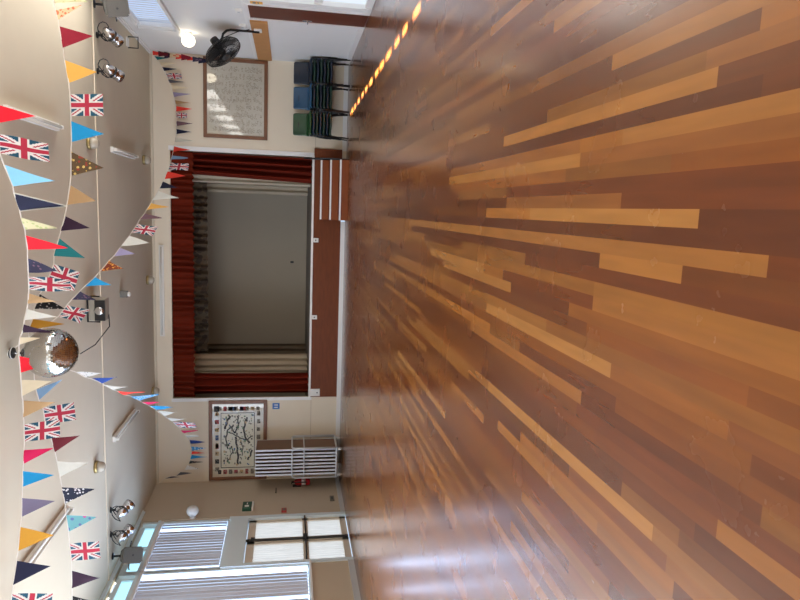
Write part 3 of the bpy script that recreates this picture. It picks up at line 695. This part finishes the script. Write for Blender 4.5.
bm = bmesh.new(); bmesh.ops.create_uvsphere(bm, u_segments=48, v_segments=32, radius=br-.006); MB().bm(bm, Matrix.Translation((bx, by, bz))).build('core', 'grout', t, True)
MB().lathe([(.05, 0), (.05, .03), (.015, .035), (.015, .06)], 16, Matrix.Translation((bx, by, bz+br-.01))).build('cap', 'charcoal', t)
lk = MB()
for k in range(4):
    z = bz+br+.045+.028*k; d_ = (1, 0) if k % 2 else (0, 1)
    lk.tube([(bx+d_[0]*.012*math.cos(a), by+d_[1]*.012*math.cos(a), z+.02*math.sin(a)) for a in [2*PI*q/12 for q in range(12)]], .004, 5, True)
lk.build('chain', 'chrome', t)
t = thing('mirror_ball_motor', 'small black motor on the ceiling that carries the mirror ball', 'motor', (bx, by, H))
MB().lathe([(.025, -.02), (.06, -.02), (.062, -.03), (.062, -.055), (.02, -.06)][::-1], 18, Matrix.Translation((bx, by, H-.0))).build('housing', 'black', t)
MB().lathe([(.064, -.035), (.064, -.045)][::-1], 18, Matrix.Translation((bx, by, H))).build('band', 'silver', t)
MB().lathe([(.035, 0), (.035, -.02)][::-1], 12, Matrix.Translation((bx, by, H))).build('ceiling_plate', 'plastic_white', t)

# ------------------------------------------------------------------ table trolley
TX0, TX1, TY0, TY1 = -6.32, -5.6, 14.5, 15.3
tr = thing('table_trolley', 'silver tube trolley on castors holding upright folding tables', 'trolley', ((TX0+TX1)/2, (TY0+TY1)/2, 0))
g = MB()
for a, b in (((TX0, TY0, .14), (TX1, TY0, .14)), ((TX0, TY1, .14), (TX1, TY1, .14)), ((TX0, TY0, .14), (TX0, TY1, .14)), ((TX1, TY0, .14), (TX1, TY1, .14))): g.tube([a, b], .025, 8)
g.box(TX0, TX1, TY0+.02, TY1-.02, .13, .15).build('base_frame', 'silver', tr)
def hoop(p0, p1, zt):
    P0, P1 = Vector(p0), Vector(p1); d = (P1-P0).normalized()*.08; up = Vector((0, 0, 1))
    return [P0, P0+up*(zt-P0.z-.08), P0+up*(zt-P0.z-.024)+d*.3, P0+up*(zt-P0.z)+d, P1+up*(zt-P1.z)-d, P1+up*(zt-P1.z-.024)-d*.3, P1+up*(zt-P1.z-.08), P1]
for p0, p1 in (((TX0, TY0, .14), (TX1, TY0, .14)), ((TX1, TY0+.02, .14), (TX1+.02, TY1, .14)), ((TX0, TY1, .14), (TX1, TY1, .14))):
    MB().tube(hoop(p0, p1, 1.18), .02, 8).build('hoop', 'silver', tr, True)
MB().tube([(TX0, TY0, .9), (TX1, TY0, .9)], .016, 8).build('cross_rail', 'silver', tr); MB().tube([(TX1, TY0, .9), (TX1, TY1, .9)], .016, 8).build('cross_rail', 'silver', tr)
for x in (TX0+.04, TX1-.04):
    for y in (TY0+.04, TY1-.04):
        c_ = MB().lathe([(.05, -.016), (.055, -.008), (.055, .008), (.05, .016)], 16, frame_to((1, 0, 0), (0, 1, 0), (x, y, .055))).build('castor', 'plastic_white', tr, True)
        MB().box(x-.03, x-.02, y-.02, y+.02, .05, .12).box(x+.02, x+.03, y-.02, y+.02, .05, .12).box(x-.03, x+.03, y-.03, y+.03, .112, .122).build('fork', 'silver', c_)
def make_table():
    r = thing('folding_table', '', 'table', (0, 0, 0), 'folding tables on the trolley')
    MB().bev(-.018, .018, -.33, .33, 0, 1.86, .006).build('tabletop', 'table_brown', r)
    e = MB(); e.bev(-.021, .021, -.345, -.33, 0, 1.86, .005); e.bev(-.021, .021, .33, .345, 0, 1.86, .005); e.bev(-.021, .021, -.345, .345, 1.86, 1.875, .005); e.build('edge_trim', 'edge_white', r)
    for z in (.25, 1.2):
        MB().tube([(-.04, -.26, z), (-.04, -.26, z+.5), (-.04, .26, z+.5), (-.04, .26, z)], .012, 6).build('leg', 'steel_dark', r)
    return r
proto = make_table(); n_t = 8
POS = ['nearest the stage', 'second from the stage side', 'third from the stage side', 'fourth from the stage side', 'fifth from the stage side', 'third from the wall side', 'second from the wall side', 'nearest the windows']
for i in range(n_t):
    o = proto if i == 0 else copy_tree(proto)
    o.location = (TX1-.055-.086*i, (TY0+TY1)/2-.0, .152); o['label'] = 'brown folding table with pale edges upright on trolley, ' + POS[i]
    o.rotation_euler = (0, 0, math.radians([.5, -.6, .8, 0, -.5, .4, -.3, .2][i]))

# ------------------------------------------------------------------ stacked chairs
def make_chair(mat_):
    r = thing('stacking_chair', '', 'chair', (0, 0, 0), 'stacked plastic chairs')
    prof = [(-.225, .405), (-.235, .425), (-.22, .445), (-.16, .45), (-.04, .44), (.08, .436), (.15, .45), (.195, .49), (.215, .56), (.23, .66), (.245, .76), (.25, .80)]
    def fn(u, v):
        k = v*(len(prof)-1); i = min(int(k), len(prof)-2); f = k-i
        y = prof[i][0]*(1-f)+prof[i+1][0]*f; z = prof[i][1]*(1-f)+prof[i+1][1]*f
        s = (u-.5)*2; back = max(0, min(1, (v-.55)/.2))
        w = .255-.015*back - (.02*max(0, (v-.93)/.07))
        edge = max(0, abs(s)-.8)/.2
        z += .02*s*s*(1-back) - .03*edge*(1-back); y += -.03*s*s*back
        return Vector((s*w, y, z))
    sh = MB().grid(fn, 18, 33).build('seat_shell', mat_, r, True)
    md = sh.modifiers.new('thick', 'SOLIDIFY'); md.thickness = .012; md.offset = 0
    MB().bev(-.07, .07, .225, .236, .665, .69, .005).build('hand_slot', 'black', r)
    for sx in (-1, 1):
        MB().tube([(sx*.2, -.16, .425), (sx*.245, -.17, .4), (sx*.275, -.2, .2), (sx*.285, -.215, .015)], .014, 8).build('leg', 'black_metal', r, True)
        MB().tube([(sx*.2, .14, .42), (sx*.235, .16, .38), (sx*.265, .2, .2), (sx*.28, .23, .015)], .014, 8).build('leg', 'black_metal', r, True)
    MB().tube([(-.2, -.16, .425), (.2, -.16, .425)], .01, 6).tube([(-.2, .14, .42), (.2, .14, .42)], .01, 6).build('underframe', 'black_metal', r)
    return r
pr = {k: make_chair(k) for k in ('navy_shell', 'blue_shell', 'green_shell', 'dark_green_shell')}
usedp = set()
ORD = ['bottom', 'second from the bottom', 'third from the bottom', 'middle', 'third from the top', 'second from the top', 'topmost']
for s_, (cx, top, oth, nm) in enumerate(((1.86, 'green_shell', ('dark_green_shell', 'navy_shell'), 'the green topped stack by the stage'), (2.44, 'blue_shell', ('dark_green_shell', 'navy_shell'), 'the bright blue topped middle stack'), (2.98, 'navy_shell', ('navy_shell', 'dark_green_shell'), 'the navy topped stack in the corner'))):
    for k in range(7):
        mk_ = top if k == 6 else oth[k % 2]
        if mk_ not in usedp: o = pr[mk_]; usedp.add(mk_)
        else: o = copy_tree(pr[mk_])
        o.location = (cx+random.uniform(-.006, .006), 14.93-.012*k, .075*k); o['label'] = '%s plastic chair, %s in %s' % ({'navy_shell': 'navy', 'blue_shell': 'blue', 'green_shell': 'green', 'dark_green_shell': 'dark green'}[mk_], ORD[k], nm)

# ------------------------------------------------------------------ bunting
def lerp_tab(tab, y):
    if y <= tab[0][0]: return tab[0][1]
    for (a, va), (b, vb) in zip(tab, tab[1:]):
        if y <= b: return va+(vb-va)*(y-a)/(b-a)
    return tab[-1][1]
def union_face(u, v):
    """which colour at (u along the length, v across), lengths 2:1.4"""
    x, y = (u-.5)*2.0, (v-.5)*1.3
    if abs(x) < .13 or abs(y) < .13: return 2
    if abs(x) < .22 or abs(y) < .22: return 1
    hyp = math.hypot(2, 1.3)
    d1 = (x*1.3-y*2)/hyp; d2 = (x*1.3+y*2)/hyp
    if x*y > 0: d = d1 if x > 0 else -d1
    else: d = d2 if x > 0 else -d2
    if -.005 < d < .07: return 2
    if abs(d) < .14: return 1
    return 0
def bunting(label, tab, flags, ends):
    first = flags[0]
    P = lambda p, Y: at(1, Y, *p)
    pts = []; made = []
    for fl in flags:
        kind, b1, b2, tip = fl[0], fl[1], fl[2], fl[3]
        A, B = P(b1, lerp_tab(tab, b1[1])), P(b2, lerp_tab(tab, b2[1]))
        for q in (A, B): q.z = min(q.z, H-.012)
        pts += [A, B]; made.append((kind, A, B, fl))
    cord = [Vector(e) for e in ends[0]] + pts + [Vector(e) for e in ends[1]]
    t = thing('bunting', label, 'bunting', cord[0], 'bunting strings')
    MB().tube(cord, .006, 6).build('cord', 'cord', t)
    for i, (kind, A, B, fl) in enumerate(made):
        Ym = (A.y+B.y)/2
        nrm = (B-A).cross(Vector((0, 0, 1))).normalized()
        amp = random.uniform(.004, .012)
        if kind == 'union':
            tipA, tipB = P(fl[3], Ym), P(fl[4], Ym)
            mb = MB(); nu, nv = 44, 30
            fn = lambda u, v: (A*(1-v)+B*v)*(1-u)+(tipA*(1-v)+tipB*v)*u + nrm*amp*math.sin(5*u+2*v)
            mb.grid(fn, nu, nv)
            for j in range(nv):
                for k in range(nu): mb.m[j*nu+k] = union_face((k+.5)/nu, (j+.5)/nv)
            o = mb.build('flag', ['flag_blue', 'flag_white', 'flag_red'], t, True); o['label'] = 'Union flag'
        else:
            tp = P(fl[3], Ym + random.uniform(-.03, .03))
            n_ = 8
            fn = lambda u, v: ((A*(1-v)+B*v)*(1-u) + tp*u) + nrm*amp*math.sin(4*u+3*v+i)*(1-.5*u)
            mb = MB().grid(fn, n_, 4)
            o = mb.build('pennant', kind, t, True)
            w = kind.split('_'); o['label'] = ('printed %s pennant' if w[0] == 'print' else '%s pennant') % w[1]
            if len(fl) > 4:      # white bound edges
                ed = MB(); ed.tube([A, tp, B], .007, 5); ed.build('binding', 'cloth_white', o)
U_ = 'union'
c = 'cloth_'
tabA = [(90, 5.5), (150, 5.7), (210, 6.3), (300, 7.1), (345, 7.35), (430, 7.6), (600, 7.3)]
fA = [(c+'red', (-9, 103), (-8, 124), (36, 116)), (U_, (-2, 134), (0, 154), (48.6, 143), (49.5, 162.5)), (c+'sky', (4, 165), (13, 186), (55, 181)), (c+'navy', (14, 193), (20, 211), (67, 206), 1), ('print_green', (21, 217), (25, 230), (57, 228)),
      (c+'red', (25.5, 235), (27.5, 250), (68, 248)), ('print_navyfloral', (27.5, 258), (28.3, 273), (58, 271)), (U_, (28.5, 277), (29, 290.5), (70.5, 279), (71, 291)), (c+'tan', (28.5, 294), (28, 303), (60, 302)),
      (c+'white', (27, 309), (24.5, 320), (58, 317)), (c+'plum', (24, 324), (22, 333), (53, 332.5)), (c+'cream', (20, 337), (19, 345), (40, 338)), (c+'red', (19, 356), (20.5, 373), (50, 363)), (c+'cream', (21, 380), (22, 396), (52, 381)),
      (c+'tan', (23, 401), (23.5, 417), (56, 402)), (U_, (24, 424.5), (24.5, 442), (60, 419), (60, 437)), (c+'pink', (24, 450), (23.5, 464), (54, 448)), (c+'blue', (23, 471), (22.5, 487), (54, 475)), (c+'slate', (22, 498), (21.5, 517), (55, 501)),
      (c+'mustard', (20, 527), (18, 551), (54, 535)), (c+'navy', (16.5, 561), (13, 585), (51, 566)), (U_, (12, 594), (9, 614), (53, 593), (50, 616))]
tabB = [(0, 8.0), (140, 8.0), (240, 7.9), (300, 7.85), (345, 7.85), (400, 8.1), (480, 8.35), (600, 8.5)]
fB = [('print_green', (52, -12), (54, 3), (88, 2)), ('print_orange', (55, 10), (58, 20), (82, 5)), (c+'crimson', (59, 26), (63, 48), (93, 36)), (c+'gold', (64.5, 60), (69, 83), (97, 72)), (U_, (70, 94), (71, 116), (103, 94), (103.5, 116)), (c+'blue', (71, 121), (71.5, 142), (104, 134)),
      ('print_ornate', (71, 151.5), (71, 176), (104, 168)), (c+'tan', (70, 185), (67, 205), (96, 201)), (c+'plum', (65, 216), (61, 231), (90, 228)), (c+'teal', (59, 238), (54, 256), (85, 258)), (U_, (54, 264), (47, 282), (80, 272), (74, 291)),
      ('print_blackdot', (40, 294), (34, 309), (65, 309)), (c+'mustard', (33, 319), (28, 330), (65, 324)),
      (c+'steel', (36, 390), (39, 400), (63, 379)), (U_, (43, 408), (45.5, 424), (74, 402), (76, 420)), (c+'maroon', (51, 438), (55, 452), (80, 435.5)), (c+'white', (57, 461), (60, 477), (88, 463)),
      ('print_polka', (62, 487), (65, 504), (94.5, 489)), ('print_tealfloral', (66, 515), (68.5, 532), (97, 517)), (U_, (69.5, 544), (71.5, 561), (99, 541), (100.5, 558)), (c+'plum', (71.5, 571), (72, 588), (100, 578)), ('print_blackdot', (72, 596), (73, 612), (98, 602))]
tabC = [(145, 14.6), (160, 14.0), (185, 12.9), (210, 11.9), (240, 10.6), (265, 9.7), (290, 8.9), (320, 8.2)]
tabC = [(50, 15.38), (140, 15.3)] + [(y, Y) for y, Y in tabC if y > 145]
fC = [(c+'teal', (154, 56), (157, 60), (169, 58)), (c+'cream', (159, 62), (161, 66), (176, 63)), (c+'navy', (162, 67), (164, 71), (177, 69)), (U_, (165.5, 73), (168, 78.5), (181, 73.5), (182, 79)), (c+'grey', (168, 79.5), (169.5, 83), (185, 82)), (c+'cream', (170.5, 85), (172, 89.5), (189, 88)),
      (c+'lavender', (172.5, 92), (174, 97), (191, 94)), (c+'tan', (174.5, 100), (175.5, 104), (191, 103)), (c+'scarlet', (176, 106), (176, 111.5), (192, 109)), (U_, (176, 112.5), (176.3, 118), (187, 113), (187, 118)), (c+'mauve', (176.5, 121), (176.5, 126), (193, 123.5)), (c+'navy', (176.5, 129), (176.3, 134), (192, 132)),
      (c+'white', (175.5, 137), (175, 142), (194, 141)), (c+'scarlet', (174, 146), (173, 152), (190, 150)), (c+'steel', (172.3, 155), (171, 160), (188, 158)), (U_, (170.5, 162.5), (168.3, 170), (189, 164), (188, 170.5)), (c+'scarlet', (167.5, 171.5), (164.5, 179), (186, 176)), (c+'navy', (163, 182), (159.5, 188), (179, 188)),
      (c+'white', (158.5, 191), (152.5, 200), (179, 198)), (c+'gold', (151, 203), (146.5, 210), (169, 207)), (c+'mauve', (145, 213), (139.5, 220), (162, 218)), (U_, (137.5, 224), (131.5, 232.5), (158, 227), (152.5, 236)), (c+'white', (129.5, 236), (121.5, 246), (150, 243)), (c+'lavender', (120, 248), (114, 256), (136, 254)),
      ('print_leopard', (109, 261), (100.5, 271), (124, 269)), (c+'blue', (95, 277), (84.5, 286.5), (111, 285)), ('print_navyfloral', (80, 291), (71.5, 300), (96, 300)), (U_, (67, 305), (58.5, 316.5), (90, 310), (79.5, 323))]
tabD = [(366, 8.6), (385, 9.5), (400, 10.6), (415, 12.0), (430, 13.5), (440, 14.6), (446, 15.2), (480, 15.3)]
fD = [('print_whitedot', (76, 372), (85, 377), (102, 373)), (c+'royal', (92, 379), (102, 383), (117, 377)), (c+'white', (105, 385.5), (113, 389.5), (128, 387)), (c+'scarlet', (117, 391), (125, 395), (145, 392)), ('print_bluefloral', (131, 396), (140, 401), (159, 394.5)), (c+'pink', (142, 402), (148, 405), (160, 402)),
      (c+'blue', (150, 406), (156.5, 410), (173, 407)), (c+'white', (158, 411.5), (164, 415.5), (177, 412)), (c+'white', (167, 418), (172, 421), (187, 419)), (U_, (173, 422), (179, 427.5), (195, 422.5), (197, 428)), (c+'pink', (181, 430), (184, 433.5), (198, 430.5)), (c+'white', (185.5, 435), (187.5, 438), (199, 436)),
      (c+'royal', (189.3, 440), (190.5, 444), (205, 442)), ('print_bluefloral', (191, 446.5), (191.5, 451), (207, 448)), (c+'scarlet', (191.6, 451.5), (191.5, 454), (207, 453)), (c+'blue', (191.3, 455), (190.5, 459), (207, 457)), ('print_blackdot', (190, 460.5), (188.5, 464), (203, 462)), ('print_whitedot', (187.5, 465), (184.5, 470), (199, 469)),
      (c+'grey', (180.5, 472), (175.5, 476), (192, 473)), (c+'navy', (171, 476.3), (164, 478.6), (180, 477))]
hub = (bx, by+.12, H-.012)
bunting('bunting string nearest the camera, crossing in front of the mirror ball', tabA, fA, ([(XR-.02, 4.9, 4.3)], [(XL+.02, 6.9, 4.2)]))
bunting('bunting string crossing the ceiling just behind the mirror ball', tabB, fB, ([(XR-.02, 8.0, 4.25)], [(XL+.02, 8.6, 4.1)]))
bunting('long bunting string running from the mirror ball back to the noticeboard corner', tabC, fC, ([(XR-.03, D-.05, 4.36)], [(bx+.03, by+.14, H-.015)]))
bunting('long bunting string running from the mirror ball back to the map corner', tabD, fD, ([(bx-.03, by+.14, H-.015)], [(XL+.03, D-.05, 4.3)]))
# spare end hanging down the corner
x, y = XR-.05, D-.09
t = thing('bunting', 'spare end of bunting hanging straight down the corner over the noticeboard', 'bunting', (x, y, 4.3))
MB().tube([(x, y, 4.32), (x-.02, y, 3.9), (x-.06, y, 3.5), (x-.08, y-.01, 3.2)], .006, 6).build('cord', 'cord', t)
for k, mk_ in enumerate((c+'scarlet', c+'maroon', c+'plum', 'print_orange', c+'scarlet', c+'crimson', c+'scarlet', 'print_navyfloral', c+'navy')):
    z = 4.3-.12*k; w_ = .045+.012*(k % 3)
    MB().grid(lambda u, v: Vector((x-.01*k+(v-.5)*w_*2*(1-u*.6)-.01, y-.02-.02*(k % 2)+.012*math.sin(6*v+k), z-.2*u)), 4, 4).build('pennant', mk_, t, True)

# ------------------------------------------------------------------ light
# low sun, reaching in only through the added vent slits above the fanlights: one narrow far beam for each bay
vent = Vector((XL-.1, 10., 4.3)); hit = Vector((2.06, 13.3, 0)); sdir = (hit-vent).normalized()
for n, (y0, y1) in enumerate(BAYS[1:6]):
    sp_ = bpy.data.lights.new('sun_beam', 'SPOT'); sp_.energy = 1.6e7; sp_.color = (1, .9, .78); sp_.spot_size = 2*math.atan(1.0/40); sp_.spot_blend = 0; sp_.shadow_soft_size = .08
    so = bpy.data.objects.new('sun_beam', sp_); C.objects.link(so)
    so.location = Vector((XL-.1, (y0+y1)/2, 4.31))-sdir*40; so.rotation_euler = sdir.to_track_quat('-Z', 'Y').to_euler()
w = bpy.data.worlds.new('sky'); S.world = w; w.use_nodes = True
bg = w.node_tree.nodes['Background']; bg.inputs[0].default_value = (.62, .78, 1, 1); bg.inputs[1].default_value = 1.0; w.cycles.sampling_method = 'NONE'

# ------------------------------------------------------------------ camera
cam = bpy.data.cameras.new('camera'); co = bpy.data.objects.new('camera', cam); C.objects.link(co)
cam.sensor_fit = 'HORIZONTAL'; cam.sensor_width = 36; cam.lens = FPX*36/800; cam.clip_end = 200; cam.clip_start = .02
m3 = Matrix((-UP, RT, -FW)).transposed(); m4 = m3.to_4x4(); m4.translation = CAM; co.matrix_world = m4
S.camera = co
S.view_settings.view_transform = 'Standard'; S.view_settings.look = 'None'; S.view_settings.exposure = 0.33; S.view_settings.gamma = 1
S.cycles.use_denoising = True; S.cycles.denoiser = 'OPENIMAGEDENOISE'; S.cycles.denoising_prefilter = 'ACCURATE'; S.cycles.denoising_input_passes = 'RGB_ALBEDO_NORMAL'
S.cycles.caustics_reflective = False; S.cycles.caustics_refractive = False; S.cycles.sample_clamp_indirect = 1.5; S.cycles.sample_clamp_direct = 3; S.cycles.blur_glossy = 1
S.cycles.max_bounces = 8; S.cycles.diffuse_bounces = 5
